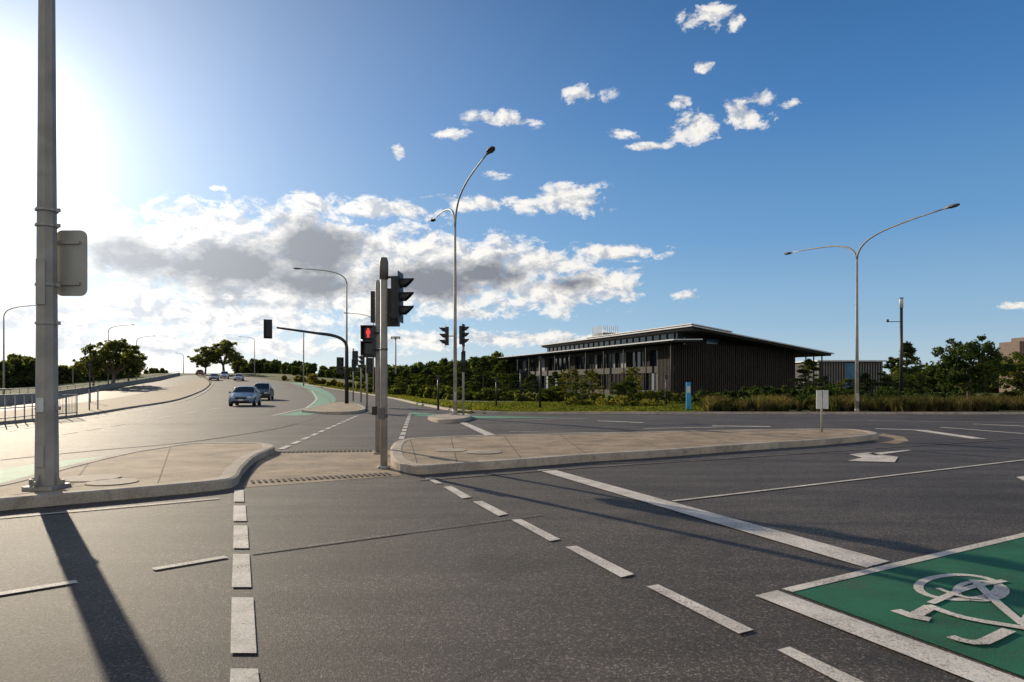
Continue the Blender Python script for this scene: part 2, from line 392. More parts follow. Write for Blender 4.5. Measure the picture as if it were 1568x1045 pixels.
def ring(cx,cy,rx,ry,w,m=0,e=0): stroke(sb,[(cx+rx*math.cos(t*2*math.pi/36),cy+ry*math.sin(t*2*math.pi/36)) for t in range(36)],w,4,m,closed=True,extra=e)
ring(1468,902,62,19,.07); ring(1502,908,38,15,.05,0,.0015)
e=.003
for pts,w in (([(1371,938),(1398,948),(1424,953)],.10),([(1402,946),(1425,933)],.09),([(1420,931),(1475,950),(1568,966)],.08),([(1425,928),(1480,905),(1538,893)],.06),([(1490,892),(1530,930),(1568,962)],.07),([(1436,905),(1470,918),(1500,921)],.05),([(1455,980),(1480,988),(1505,989),(1528,978),(1545,970)],.08)):
    e+=.0008; stroke(sb,pts,w,4,0,extra=e,step=.08)
ring(1625,960,52,26,.08,0,e+.001)
sb.build('bicycle_symbol',[M_WHITE])

# ---------------- poles
def bez(a,b,c,d,n=14):
    a,b,c,d=map(Vector,(a,b,c,d)); return [a*(1-t)**3+3*b*t*(1-t)**2+3*c*t*t*(1-t)+d*t**3 for t in [i/n for i in range(n+1)]]
def luminaire(mb,p,dx,dy,m=0,s=1):
    a=math.atan2(dy,dx); q=Vector((math.cos(a),math.sin(a),.06)); sd=Vector((-math.sin(a),math.cos(a),0)); up=Vector((0,0,1)); p=Vector(p)
    secs=[(-.05,.04,.04),(.1,.07,.06),(.28,.15,.09),(.55,.16,.08),(.72,.11,.05),(.78,.03,.02)]; k0=None; rows=[]
    for t,w,h in secs:
        c=p+q*t*s; rows.append([c-sd*w*s-up*h*.5*s,c-sd*w*.7*s+up*h*.7*s,c+sd*w*.7*s+up*h*.7*s,c+sd*w*s-up*h*.5*s])
    for r0,r1 in zip(rows,rows[1:]):
        for j in range(4): mb.face([r0[j],r1[j],r1[(j+1)%4],r0[(j+1)%4]],m)
    mb.box(tuple(p+q*.42*s-up*(.055*s)),(.36*s,.2*s,.03*s),m+1,a)
def street_lamp(x,y,ztop,arms,r0=.1,z0=None,rise=.6,n=10,name='street_lamp',ra=None):
    z0=H(x,y) if z0 is None else z0; mb=MB()
    mb.tube([(x,y,z0),(x,y,z0+.25)],[r0*1.15,r0*1.15],n); mb.tube([(x,y,z0+.02),(x,y,(z0+ztop)/2),(x,y,ztop)],[r0,r0*.75,r0*.5],n)
    mb.box((x,y,z0+.02),(r0*4,r0*4,.04)); mb.box((x,y-r0*1.02,z0+.9),(r0*1.1,.02,.45),1)
    for dx,dy,ze in arms:
        e=(x+dx,y+dy,ze); L=15; mb.tube(bez((x,y,ztop-.05),(x+dx*.02,y+dy*.02,ztop+(ze-ztop)*.75),(x+dx*.35,y+dy*.35,ze-(ze-ztop)*.12),e),[r0*(.5-.2*i/14) for i in range(15)],8)
        luminaire(mb,e,dx,dy,2)
    return mb.build(name,[M_GALV2,M_SIGNBACK,M_LUM,M_LENS])
def foreground():
    mb=MB(); x,y,z0=X(72,9.8),9.8,.15
    mb.tube([(x,y,z0),(x,y,z0+.05)],[.30,.30],4,0,False); mb.tube([(x,y,z0+.05),(x,y,1.2),(x,y,5),(x,y,11)],[.152,.143,.118,.08],8,0,False)
    for k in range(4):
        a=k*math.pi/2; bx,by=x+.235*math.cos(a),y+.235*math.sin(a)
        mb.tube([(bx,by,z0+.05),(bx,by,z0+.13)],.022,6); mb.face([(x+.13*math.cos(a),y+.13*math.sin(a),z0+.05),(x+.24*math.cos(a),y+.24*math.sin(a),z0+.05),(x+.13*math.cos(a),y+.13*math.sin(a),z0+.25)])
    for z in (1.28,3.05,3.9,4.12,2.5): mb.tube([(x,y,z),(x,y,z+.035)],.15,8,1,False); mb.box((x+.16,y,z+.02),(.06,.03,.05),1)
    mb.box((x-.0,y-.142,1.35),(.1,.01,.2),2)
    mb.box((x-.0,y-.135,3.1),(.13,.012,.65),1)
    mb.box((x+.0,y-.152,.62),(.12,.012,.3),1)
    e=(x-1,y-5,11.8); mb.tube(bez((x,y,10.95),(x,y,11.6),(x-.4,y-2,11.7),e),.05,8); luminaire(mb,e,-1,-5)
    mb.build('street_lamp',[M_GALV2,M_GALV,M_WPOLE,M_SIGNBACK])
    s=MB(); w,h=.46,.96; cx,cz=x+.24,Z(402,9.9); pts=[]
    for (sx,sz,a0) in ((1,1,0),(-1,1,90),(-1,-1,180),(1,-1,270)):
        for k in range(6):
            a=R(a0+k*18); pts.append((cx+sx*(w/2-.1)+.1*math.cos(a)*1,cz+sz*(h/2-.1)+.1*math.sin(a)))
    yb=y+.17
    s.face([(a,yb,b) for a,b in pts]); s.face([(a,yb+.012,b) for a,b in pts][::-1])
    for i in range(len(pts)):
        a,b=pts[i],pts[(i+1)%len(pts)]; s.face([(a[0],yb,a[1]),(a[0],yb+.012,a[1]),(b[0],yb+.012,b[1]),(b[0],yb,b[1])])
    for zz in (cz+.3,cz-.3): s.box((cx-.05,yb-.016,zz),(w*.8,.03,.045),1)
    s.build('traffic_sign',[M_SIGNBACK,M_GALV])
foreground()
def head(mb,x,y,z,ang,n=3,s=1.0,plate=True,lit=None):
    ax=Vector((math.cos(ang),math.sin(ang),0)); h=.31*n*s
    mb.box((x,y,z),(.2*s,.3*s,h),0,ang)
    if plate: 
        p=Vector((x,y,z))+ax*.085*s; mb.box(tuple(p),(.012,.5*s,h+.2*s),0,ang)
    for k in range(n):
        zz=z+h/2-(k+.5)*.31*s; c=Vector((x,y,zz))+ax*.102*s
        mb.tube([c,c+ax*.02*s],.105*s,16,2 if lit==k else 1)
        mb.arc(c,ang,.125*s,.29*s,zz,0)
mb=MB(); xa,ya=X(588,13.26),13.26
mb.tube([(xa,ya,.0),(xa,ya,3.75)],.068,14,3); mb.tube([(xa,ya,3.68),(xa,ya,4.02),(xa,ya,4.1)],[.085,.085,.06],14,4); mb.tube([(xa,ya,0),(xa,ya,.06)],.12,14,3)
for z in (2.98,3.72): mb.box((xa+.1,ya,z),(.2,.05,.04),0)
head(mb,X(607,13.2),ya,Z(456,13.26),R(-4),s=.86); head(mb,X(600,13.4),ya+.3,Z(470,13.4),R(88),s=.8,plate=False)
mb.box((xa-.03,ya-.09,1.08),(.12,.07,.22),4)
mb.tube([(xa,ya,1.0),(xa,ya,1.05)],.075,14,4); mb.tube([(xa,ya,2.3),(xa,ya,2.34)],.075,14,4)
M_CAP=mat('weathered_cap',(.14,.13,.12),.6)
mb.build('traffic_signal',[M_BLACK,M_LENS,M_RED,M_GALV2,M_CAP])
mb=MB(); xb,yb=X(578.5,16.0),16.0
mb.tube([(xb,yb,0),(xb,yb,4.02),(xb,yb,4.08)],[.058,.058,.03],14,3); mb.tube([(xb,yb,0),(xb,yb,.05)],.11,14,3)
px_,pz=X(565,15.8),Z(523,15.8)
mb.box((px_,15.82,pz),(.27,.16,.74),0)
mb.box((px_,15.73,pz+.19),(.22,.02,.24),1); mb.box((px_,15.73,pz-.17),(.22,.02,.24),1)
for zz in (pz+.19,pz-.17):
    mb.box((px_,15.62,zz+.15),(.27,.24,.015),0)
    for sx in (-.13,.13): mb.box((px_+sx,15.64,zz),(.015,.2,.3),0)
fz=pz+.19
mb.tube([(px_,15.722,fz+.082),(px_,15.705,fz+.082)],.022,12,2); mb.box((px_,15.712,fz+.012),(.045,.012,.085),2)
for sx in (-.036,.036): mb.box((px_+sx,15.712,fz+.015),(.013,.012,.08),2)
for sx in (-.013,.013): mb.box((px_+sx,15.712,fz-.07),(.017,.012,.075),2)
mb.box((px_+.12,15.9,pz+.2),(.2,.05,.04),0); mb.box((px_+.12,15.9,pz-.2),(.2,.05,.04),0)
mb.box((xb-.06,yb-.05,1.02),(.11,.12,.2),4)
head(mb,X(577,16.3),yb+.28,Z(470,16.2),R(80),s=.8,plate=False); 
mb.build('pedestrian_signal',[M_BLACK,M_LENS,M_RED,M_GALV2,M_DARK])
mb=MB(); d=52; x=X(531,d); zt=Z(535,d)
ex=X(424,d)
mb.tube([(x,d,0),(x,d,zt)]+[tuple(p) for p in bez((x,d,zt+.1),(x,d,zt+.9),(x-1,d,zt+1.1),(x-2.2,d,zt+1.2),10)]+[(ex,d,Z(502,d))],[.15,.13]+[.12]*10+[.1,.08],12,3)
head(mb,X(411,d),d,Z(504,d),R(125),s=1.3); head(mb,x-.5,d-.1,Z(560,d),R(-60),s=1.1); head(mb,x+.5,d,Z(560,d),R(0),s=1.0)
mb.build('traffic_signal',[M_BLACK,M_LENS,M_RED,M_DARK])
for px,py,d,hs,a in ((553,555,60,1.2,200),(562,560,46,.9,-80),(541,548,64,1.1,-70)):
    mb=MB(); x=X(px,d); mb.tube([(x,d,H(x,d)),(x,d,Z(py-14,d))],.07,8,3); head(mb,x+.2,d-.15,Z(py,d),R(a),s=hs); mb.build('traffic_signal',[M_BLACK,M_LENS,M_RED,M_GALV2])
d=33.2; x=X(697,d)
def endp(px,py,z): dd=(z-CH)/((HY-py)/F); return (px-CX)/F*dd,dd
e1=endp(746,236,11.3); e2=endp(665,335,10.9)
street_lamp(x,d,9.3,[(e1[0]-x,e1[1]-d,11.3),(e2[0]-x,e2[1]-d,10.9)],.105,z0=.14)
mb=MB(); x2=X(709.5,33); mb.tube([(x2,33,.1),(x2,33,Z(497,33))],.06,10,3); head(mb,x2-.06,32.85,Z(514,33),R(-12),s=.95)
mb.tube([(x2,33,Z(570,33)),(x2,33,Z(538,33))],.11,10,0); head(mb,X(684,33),33,Z(515,33),R(-170),s=.95); mb.box((X(690,33),33,Z(515,33)),(.5,.05,.05),3); mb.build('traffic_signal',[M_BLACK,M_LENS,M_RED,M_GALV2])
d=38.4; x=X(1312,d); e1=endp(1446,320,10.2); e2=endp(1213,387,10.0)
street_lamp(x,d,8.7,[(e1[0]-x,e1[1]-d,10.2),(e2[0]-x,e2[1]-d,10.0)],.11)
for px,d,ty,apx,r in ((531,57,412,463,.11),(572,90,480,535,.12),(6,72,468,54,.12),(166,126,498,200,.13),(209,135,515,233,.13),(390,190,516,370,.15),(281,235,541,272,.15),(112,150,560,100,.1)):
    x=X(px,d); zt=Z(ty,d); dx=X(apx,d)-x; street_lamp(x,d,zt-1.2,[(dx,0,zt)],r)
def post(px,d,ty,r,name='utility_pole',top=None):
    mb=MB(); x=X(px,d); z=Z(ty,d); mb.tube([(x,d,H(x,d)),(x,d,z)],[r,r*.8],8)
    if top=='flood':
        mb.box((x,d,z),(1.5,.1,.1)); 
        for k in (-.6,-.2,.2,.6): mb.box((x+k,d-.15,z-.2),(.3,.2,.35),1)
    if top=='lamp':
        mb.tube([(x,d,z),(x,d,z+.75),(x,d,z+.85)],[.16,.16,.1],12,1); mb.tube([(x,d,z+.85),(x,d,z+.9)],.18,12,0); mb.box((x-.6,d,z-1.2),(1.3,.06,.06)); mb.tube([(x-1.2,d,z-1.25),(x-1.2,d,z-1.0)],.1,8,0)
    if top=='sign': mb.box((x,d-.06,z-.15),(.22,.02,.3),0)
    mb.build(name,[M_DARK if top in('lamp','sign') else M_GALV2,M_WPOLE if top=='lamp' else M_SIGNBACK])
post(1380,60,472,.15,'park_lamp','lamp'); post(606,110,516,.13,'floodlight_pole','flood'); post(465,120,510,.12,'utility_pole')
post(827,44,546,.08,'utility_pole','sign'); post(671,43,575,.07,'utility_pole','sign'); post(760,50,580,.07,'utility_pole','sign'); post(138,55,556,.06,'utility_pole','sign'); post(797,60,566,.07,'utility_pole','sign'); post(1020,50,575,.06,'utility_pole','sign')
mb=MB(); d=21.2; x=X(1258,d); mb.tube([(x,d,.14),(x,d,Z(598,d))],.03,8)
for o,w in ((-.1,.17),(.1,.17)): mb.box((x+o,d-.045,Z(612,d)),(w,.02,.58),1)
mb.build('traffic_sign',[M_GALV2,M_WPOLE])
mb=MB(); d=42; x=X(1054,d); mb.box((x,d,.9),(.28,.1,1.7),0); mb.box((x,d-.055,1.3),(.2,.01,.4),1); mb.box((x,d,.04),(.4,.2,.1),2); mb.build('information_totem',[M_CYAN,M_WPOLE,M_DARK])

# ---------------- left rail and parapet
mb=MB(); A=[Vector(G(-120,662)),Vector(G(0,651)),Vector(G(66,643))]
P=resample([tuple(p) for p in A],12)
for i,p in enumerate(P):
    mb.tube([(p.x,p.y,0.1),(p.x,p.y,1.2)],.025,6)
for h in (1.2,.65,.25):
    mb.tube([(p.x,p.y,h) for p in P],.022,6)
mb.build('pedestrian_railing',[M_GALV])
mb=MB(); p0=Vector(G(84,643)); p1=Vector(G(118,640))
for t in (0,.5,1): p=p0.lerp(p1,t); mb.tube([(p.x,p.y,.1),(p.x,p.y,1.15)],.03,6)
for t in np.linspace(0,1,16): p=p0.lerp(p1,float(t)); mb.tube([(p.x,p.y,.25),(p.x,p.y,1.1)],.012,5)
for h in (1.12,.25): mb.tube([(p0.x,p0.y,h),(p1.x,p1.y,h)],.025,6)
mb.build('pedestrian_railing',[M_GALV])
mb=MB(); 
for px,py in ((137,632),(150,631)): 
    x,y=G(px,py); mb.tube([(x,y,.1),(x,y,1.3)],.04,6)
mb.build('bollards',[M_GALV])
W=resample([G(*p) for p in [(-120,634),(0,622),(60,615),(110,606.5),(160,597),(215,587.5),(245,582),(275,575.5)]],60); mb=MB()
for a,b in zip(W,W[1:]):
    za,zb=H(*a)-.1,H(*b)-.1; h=.95; o=Vector((.05,.3))
    mb.face([(a.x,a.y,za),(b.x,b.y,zb),(b.x,b.y,zb+h),(a.x,a.y,za+h)],0,True); mb.face([(a.x,a.y,za+h),(b.x,b.y,zb+h),(b.x+o.x,b.y+o.y,zb+h),(a.x+o.x,a.y+o.y,za+h)],0,True)
    mb.face([(b.x+o.x,b.y+o.y,zb),(a.x+o.x,a.y+o.y,za),(a.x+o.x,a.y+o.y,za+h),(b.x+o.x,b.y+o.y,zb+h)],0,True)
for p in W[::2]: mb.tube([(p.x,p.y+.15,H(*p)+.8),(p.x,p.y+.15,H(*p)+1.25)],.03,5,1)
mb.tube([(p.x,p.y+.15,H(*p)+1.25) for p in W],.04,6,1)
mb.build('bridge_parapet',[M_KERB,M_GALV])

# ---------------- cars
M_RED2=mat('tail_lens',(.3,.02,.02),.3)
def car(px,d,rz,col,name='car',tall=1.0,scl=1.0):
    st=[(-2.2,.70,.36,.60,.63,.6),(-2.12,.84,.22,.72,.76,.70),(-1.55,.89,.20,.86,.92,.76),(-.95,.90,.20,.94,1.01,.78),(-.25,.90,.20,.96,1.41,.62),(.4,.90,.20,.96,1.47,.62),(1.2,.90,.20,.98,1.42,.60),(1.8,.88,.22,.99,1.10,.66),(2.1,.84,.26,.94,1.0,.72),(2.2,.74,.4,.8,.84,.62)]
    if tall>1: st=[(y,w,zb,zt*1.12,(zr*1.17 if zr>1.05 else zr*1.12),wr*(1.06 if zr>1.05 else 1)) for y,w,zb,zt,zr,wr in st]; st[7]=(1.95,.9,.22,1.1,1.6,.66); st[8]=(2.15,.88,.3,1.05,1.15,.8)
    mb=MB(); prof=[]
    for y,w,zb,zt,zr,wr in st:
        h=[(w*.9,zb),(w,zb+.2),(w*.99,(zb+zt)/2+.1),(w*.93,zt),(wr,zr-.05),(wr*.8,zr),(0,zr+.025)]
        prof.append([(a,y,b) for a,b in h]+[(-a,y,b) for a,b in h[-2::-1]])
    k=len(prof[0])
    for i in range(len(prof)-1):
        for j in range(k-1):
            jj=min(j,k-2-j); m=0
            if i in(4,5) and jj==3: m=1
            if i==3 and jj>=3: m=1
            if i==6 and jj>=3: m=1
            mb.face([prof[i][j],prof[i+1][j],prof[i+1][j+1],prof[i][j+1]][::-1],m,m==0)
        mb.face([prof[i][0],prof[i][-1],prof[i+1][-1],prof[i+1][0]],3)
    mb.face(prof[0],0); mb.face(prof[-1][::-1],0)
    zf=.55*(1.12 if tall>1 else 1)
    for y in (-1.35,1.35):
        for sx in (-1,1):
            mb.tube([(sx*.70,y,.33),(sx*.915,y,.33)],.33,18,2,False); mb.tube([(sx*.91,y,.33),(sx*.93,y,.33)],.2,12,4,False)
    for sx in (-1,1):
        mb.box((sx*.6,-2.17,zf+.12),(.3,.14,.13),4); mb.box((sx*.97,-.8,1.0*(1.1 if tall>1 else 1)),(.16,.1,.12),0); mb.box((sx*.64,2.17,zf+.25),(.2,.1,.16),5)
        for yy in (-.25,.42,1.15): mb.tube([(sx*.85,yy,st[4][3]),(sx*.625,yy,st[4][4]-.03)],.035,5,0)
    mb.box((0,-2.2,zf+.05),(.75,.06,.14),2); mb.box((0,-2.19,zf-.18),(1.1,.06,.12),2); mb.box((0,-2.235,zf-.08),(.37,.02,.11),4)
    x=X(px,d); 
    body=mat('car_paint_'+str(round(col[0]*100)),col,.25,.3,.02)
    o=mb.build(name,[body,M_GLASS,M_TYRE,M_BLACK,M_WPOLE,M_RED2],(x,d,zl(x,d,2)),rz,0); o.scale=(scl,)*3; return o
x,y=G(376,621.5); car(376,y,R(13),(.16,.24,.34))
x,y=G(401,613); car(402,y,R(13),(.04,.045,.05),'suv',1.2,.98)
car(328,150,R(18),(.25,.27,.3)); car(344,162,R(20),(.6,.6,.6),'suv',1.2); car(366,148,R(16),(.5,.52,.54)); car(306,195,R(18),(.3,.08,.06))

# ---------------- office building
ang=math.atan2(.364,.931); mb=MB()
roofz=lambda x:9.45-(x-.8)*.133
mb.box((10.9,31.8,3.5),(20.8,62.0,7.0),1)
for z0,z1 in ((0,.7),(3.25,4.2),(6.55,7.15)): mb.box((.15,31.6,(z0+z1)/2),(.5,63.4,z1-z0),0)
r=random.Random(3); y=.2; 
while y<63:
    w=r.choice((1.2,1.6,2.2)); 
    for z0,z1 in ((.7,3.25),(4.2,6.55)):
        t=r.random()
        if t<.10: mb.box((.2,y+w/2,(z0+z1)/2),(.38,w-.08,z1-z0-.004),2)
        elif t<.13: mb.box((.2,y+w/2,(z0+z1)/2),(.36,w-.08,z1-z0-.004),3)
        elif t<.5:
            for q in np.arange(.1,w,.28): mb.box((.1,y+float(q),(z0+z1)/2),(.28,.08,z1-z0-.01),4)
        mb.box((.05,y,(z0+z1)/2),(.34,.09,z1-z0-.006),0)
    y+=w
for yy in np.arange(-2,64,6.2): mb.tube([(-1.7,float(yy),0),(-1.7,float(yy),7.3)],.1,6,0)
mb.box((10.8,.32,3.4),(21.2,.3,6.5),0)
for q in np.arange(0,21.6,.36):
    q=float(q); top=min(7.15,roofz(q)-.35); h=top-.15; j=r.uniform(-.04,.04); mb.box((q+j*.5,-.02,.15+h/2),(.13,.32+j,h),4)
for q in np.arange(0,3.6,.34): mb.box((-.12,float(q),3.6),(.3,.12,6.9),4)
mb.face([(1.6,1.2,7.0),(20.5,1.2,7.0),(20.5,1.2,roofz(20.5)-.2),(1.6,1.2,roofz(1.6)-.2)],0)
mb.box((7.4,1.05,7.75),(2.0,.2,.7),5)
mb.box((23.2,8,3.1),(4.2,5,6.0),1); mb.box((23.2,5.4,1.6),(4.4,.2,3.2),0); mb.box((24.2,5.4,4.6),(1.4,.22,1.6),5)
for q in (21.9,23.4,25.0): mb.tube([(q,-2,0),(q,-2,roofz(q)-.3)],.1,6,0)
mb.box((2.6,24.5,8.2),(.3,47,2.1),1)
for q in np.arange(1.2,48,1.9): mb.box((2.4,float(q),8.2),(.2,.1,2.1),0)
def slab(x0,x1,y0,y1,zf,th,m,me):
    p=[(x0,y0),(x1,y0),(x1,y1),(x0,y1)]; t=[(x,y,zf(x)) for x,y in p]; b=[(x,y,zf(x)-th) for x,y in p]
    mb.face(t,m); mb.face(b[::-1],0)
    for i in range(4): j=(i+1)%4; mb.face([b[i],b[j],t[j],t[i]],me)
slab(.8,26.2,-3.2,48,lambda x:roofz(x)+.16,.16,3,3); slab(1.1,25.9,-2.9,47.7,lambda x:roofz(x)-.004,.3,0,0)
slab(-2.4,2.3,-3.6,66,lambda x:7.62+(x+2.4)*.03,.16,3,3); slab(-2.1,2.2,-3.3,65.6,lambda x:7.45+(x+2.4)*.03,.22,0,0)
slab(2.0,9,-1.5,30,lambda x:roofz(x)+.75,.14,3,3)
mb.box((5,14,roofz(5)+.35),(5,30,.35),0)
for q in np.arange(0,4.2,.42):
    q=float(q); mb.box((3,25.5+q,10.7),(.08,.1,2.4),3); 
for q in np.arange(0,3,.42): mb.box((3+float(q),25.4,10.7),(.1,.08,2.4),3)
mb.box((4.6,27.6,10.0),(2.4,3.6,1.4),2)
mb.build('office_building',[M_TIMBER,M_GLASS,M_PANEL,M_ROOF,M_TIMBER2,M_BLGLASS],(22.4,95,0),ang)
mb=MB(); mb.box((6.2,5,2.9),(12.4,10,5.6),0); mb.box((6.2,4.9,5.85),(13.2,11,.25),3)
for q in np.arange(.1,12.3,.5):
    q=float(q)
    if not 5.2<q<7.2: mb.box((q,-.12,2.9),(.22,.2,5.4),2)
mb.box((6.2,-.08,3.2),(1.8,.14,4.6),5); mb.build('office_annexe',[M_TIMBER,M_GLASS,M_PANEL,M_ROOF,M_TIMBER2,M_BLGLASS],(X(1252,125),125,0),R(4))
mb=MB(); d=95; x=X(1572,d); mb.box((x+16,d+2,4.0),(34,4,7.2),0); mb.box((x+17.4,d+2,7.9),(34,3,.6),0)
for k in range(14): mb.box((x+1+k*2.3,d-.02,4.6),(1.6,.12,1.3),1); 
mb.build('brown_building',[M_BRICK,M_GLASS,M_ROOF])

# ---------------- vegetation
def leaves(cent,rad,per,size,rg,squash=.75):
    n=len(cent); c=np.repeat(np.asarray(cent),per,0); rr=np.repeat(np.asarray(rad),per)
    o=rg.normal(size=(n*per,3)); o/=np.linalg.norm(o,axis=1,keepdims=True); o*=(rg.random((n*per,1))**.45); o[:,2]*=squash
    p=c+o*rr[:,None]
    a=rg.normal(size=(n*per,3)); a/=np.linalg.norm(a,axis=1,keepdims=True); b=rg.normal(size=(n*per,3)); b-=a*(a*b).sum(1,keepdims=True); b/=np.linalg.norm(b,axis=1,keepdims=True)
    s=size*rg.uniform(.6,1.3,(n*per,1)); a*=s; b*=s*.5
    return np.stack([p-a,p-b*1.0,p+a,p+b],1)
def treemesh(kind,seed):
    rg=np.random.default_rng(seed); mb=MB(); cents=[];rads=[]
    if kind=='round':
        mb.tube([(0,0,0),(.1,.05,1.5),(.05,.1,3.2),(.1,0,6.5)],[.24,.19,.15,.05],8)
        for k in range(9):
            a=k*2.4+rg.random(); h=2.6+k*.4; L=rg.uniform(2,3.2); e=(math.cos(a)*L,math.sin(a)*L,h+rg.uniform(1,2.4)); mb.tube([(.05,.05,h),(e[0]*.5,e[1]*.5,h+.6),e],[.1,.06,.025],6)
        for _ in range(105):
            v=rg.normal(size=3); v/=np.linalg.norm(v); v*=rg.uniform(.35,1)**.6; lump=1+.22*math.sin(v[0]*5+seed)*math.cos(v[1]*4+v[2]*5)
            cents.append((v[0]*3.9*lump,v[1]*3.9*lump,6.0+v[2]*3.3*lump)); rads.append(rg.uniform(.5,1.0))
        per=60; sz=.24
    elif kind=='gum':
        mb.tube([(0,0,0),(.2,.1,1.6),(.1,.2,3)],[.32,.26,.2],8)
        for k in range(13):
            a=k*2.4+rg.random()*.6; L=rg.uniform(.6,3.9); hz=3.4+(8.9-3.4)*rg.random()*(1-(L/5.2)**2)+.5; e=np.array((math.cos(a)*L,math.sin(a)*L,hz)); mb.tube([(.1,.2,rg.uniform(1.9,3)),tuple(e*.55+np.array((0,0,.9))),tuple(e)],[.14,.09,.03],6)
            for _ in range(11):
                v=rg.normal(size=3)*np.array((.7,.7,.6)); cents.append(tuple(e+v)); rads.append(rg.uniform(.4,.85))
        per=50; sz=.26
    elif kind=='cone':
        mb.tube([(0,0,0),(.05,0,5),(0,0,9.6)],[.18,.11,.02],8)
        for _ in range(100):
            t=rg.random()**1.2; a=rg.random()*6.28; rr=(1-t)**.7*2.6*rg.uniform(.3,1.15); cents.append((math.cos(a)*rr,math.sin(a)*rr,1.0+t*8.5)); rads.append(rg.uniform(.35,.8)*(1-.4*t))
        for k in range(12): a=k*2.4; h=1.5+k*.6; L=2*(1-k/14); mb.tube([(0,0,h),(math.cos(a)*L,math.sin(a)*L,h+.7)],[.05,.02],5)
        per=48; sz=.2
    elif kind=='wispy':
        for k in range(4):
            a=k*1.7; mb.tube([(0,0,0),(math.cos(a)*.5,math.sin(a)*.5,3),(math.cos(a)*1.2,math.sin(a)*1.2,7)],[.12,.08,.02],6)
        for _ in range(75):
            t=rg.random(); a=rg.random()*6.28; rr=2.4*math.sin(math.pi*(t*.8+.12))**.6*rg.uniform(.3,1.15); cents.append((math.cos(a)*rr,math.sin(a)*rr,1.8+t*8)); rads.append(rg.uniform(.3,.65))
        per=40; sz=.2
    Q=leaves(cents,rads,per,sz,rg)
    tv=np.array(mb.v); nf=len(mb.f); me=bpy.data.meshes.new(kind+'_tree')
    verts=np.concatenate([tv,Q.reshape(-1,3)]); off=len(tv)
    faces=mb.f+[(off+4*i,off+4*i+1,off+4*i+2,off+4*i+3) for i in range(len(Q))]
    me.from_pydata(verts.tolist(),[],faces); mi=[0]*nf+[1]*len(Q); return me,mi
TM={}
def tree(kind,px,d,top,wpx,leaf,name='tree',seed=1,base=None):
    key=(kind,seed,leaf.name)
    if key not in TM:
        me,mi=treemesh(kind,seed); me.materials.append(M_BARK); me.materials.append(leaf); me.polygons.foreach_set('material_index',mi); TM[key]=me
    o=bpy.data.objects.new(name,TM[key]); sc.collection.objects.link(o)
    x=X(px,d); z0=H(x,d) if base is None else base; h=Z(top,d)-z0; w={'round':8.6,'gum':9.4,'cone':5.4,'wispy':5.2}[kind]; ww=wpx*d/F
    o.location=(x,d,z0-.05); o.scale=(ww/w,ww/w,h/(9.9)); o.rotation_euler[2]=random.random()*6.28; return o
tree('round',1484,42,509,104,M_LEAF2,'street_tree',1); tree('round',1570,46,532,84,M_LEAF,'street_tree',2)
tree('cone',1388,72,522,72,M_LEAF2,'evergreen_tree',3); tree('cone',1365,78,545,56,M_LEAF2,'evergreen_tree',4); tree('round',1412,80,556,56,M_LEAF2,'street_tree',1)
tree('cone',1238,80,548,70,M_LEAF,'evergreen_tree',4); tree('cone',1325,82,570,54,M_LEAF2,'evergreen_tree',3); tree('wispy',1300,75,580,46,M_LEAF,'young_tree',7); tree('round',1450,78,572,60,M_LEAF2,'street_tree',2)
for px,d,t,w,k,l in ((872,60,565,42,'wispy',M_LEAF3),(905,64,566,40,'wispy',M_LEAF3),(888,56,585,44,'wispy',M_LEAF),(958,58,578,50,'round',M_LEAF2),(968,66,562,34,'wispy',M_LEAF3),(848,62,590,46,'round',M_LEAF),(990,55,597,44,'round',M_LEAF3),(1015,58,596,36,'round',M_LEAF),(1085,62,600,40,'round',M_LEAF),
   (815,70,572,56,'cone',M_LEAF2),(780,74,572,56,'wispy',M_LEAF2),(740,80,546,66,'cone',M_LEAF2),(722,84,560,60,'round',M_LEAF2),(765,86,556,56,'cone',M_LEAF),(690,80,572,54,'cone',M_LEAF2),(655,82,562,60,'cone',M_LEAF2),(622,86,565,56,'cone',M_LEAF),(640,90,572,56,'wispy',M_LEAF),(600,92,568,54,'cone',M_LEAF2),(850,90,568,44,'cone',M_LEAF2),(672,88,560,50,'wispy',M_LEAF),(705,86,560,50,'round',M_LEAF),(586,96,572,50,'round',M_LEAF)):
    tree(k,px,d,t,w,l,{'cone':'evergreen_tree','wispy':'young_tree','round':'shrub'}[k],3 if k!='wispy' else 7)
tree('gum',172,120,515,96,M_LEAFD,'gum_tree',5); tree('gum',143,124,528,50,M_LEAFD,'gum_tree',6); tree('gum',198,128,530,46,M_LEAFD,'gum_tree',6); tree('gum',343,205,516,66,M_LEAFD,'gum_tree',5); tree('gum',314,200,531,48,M_LEAFD,'gum_tree',6); tree('gum',360,215,538,36,M_LEAFD,'gum_tree',5)

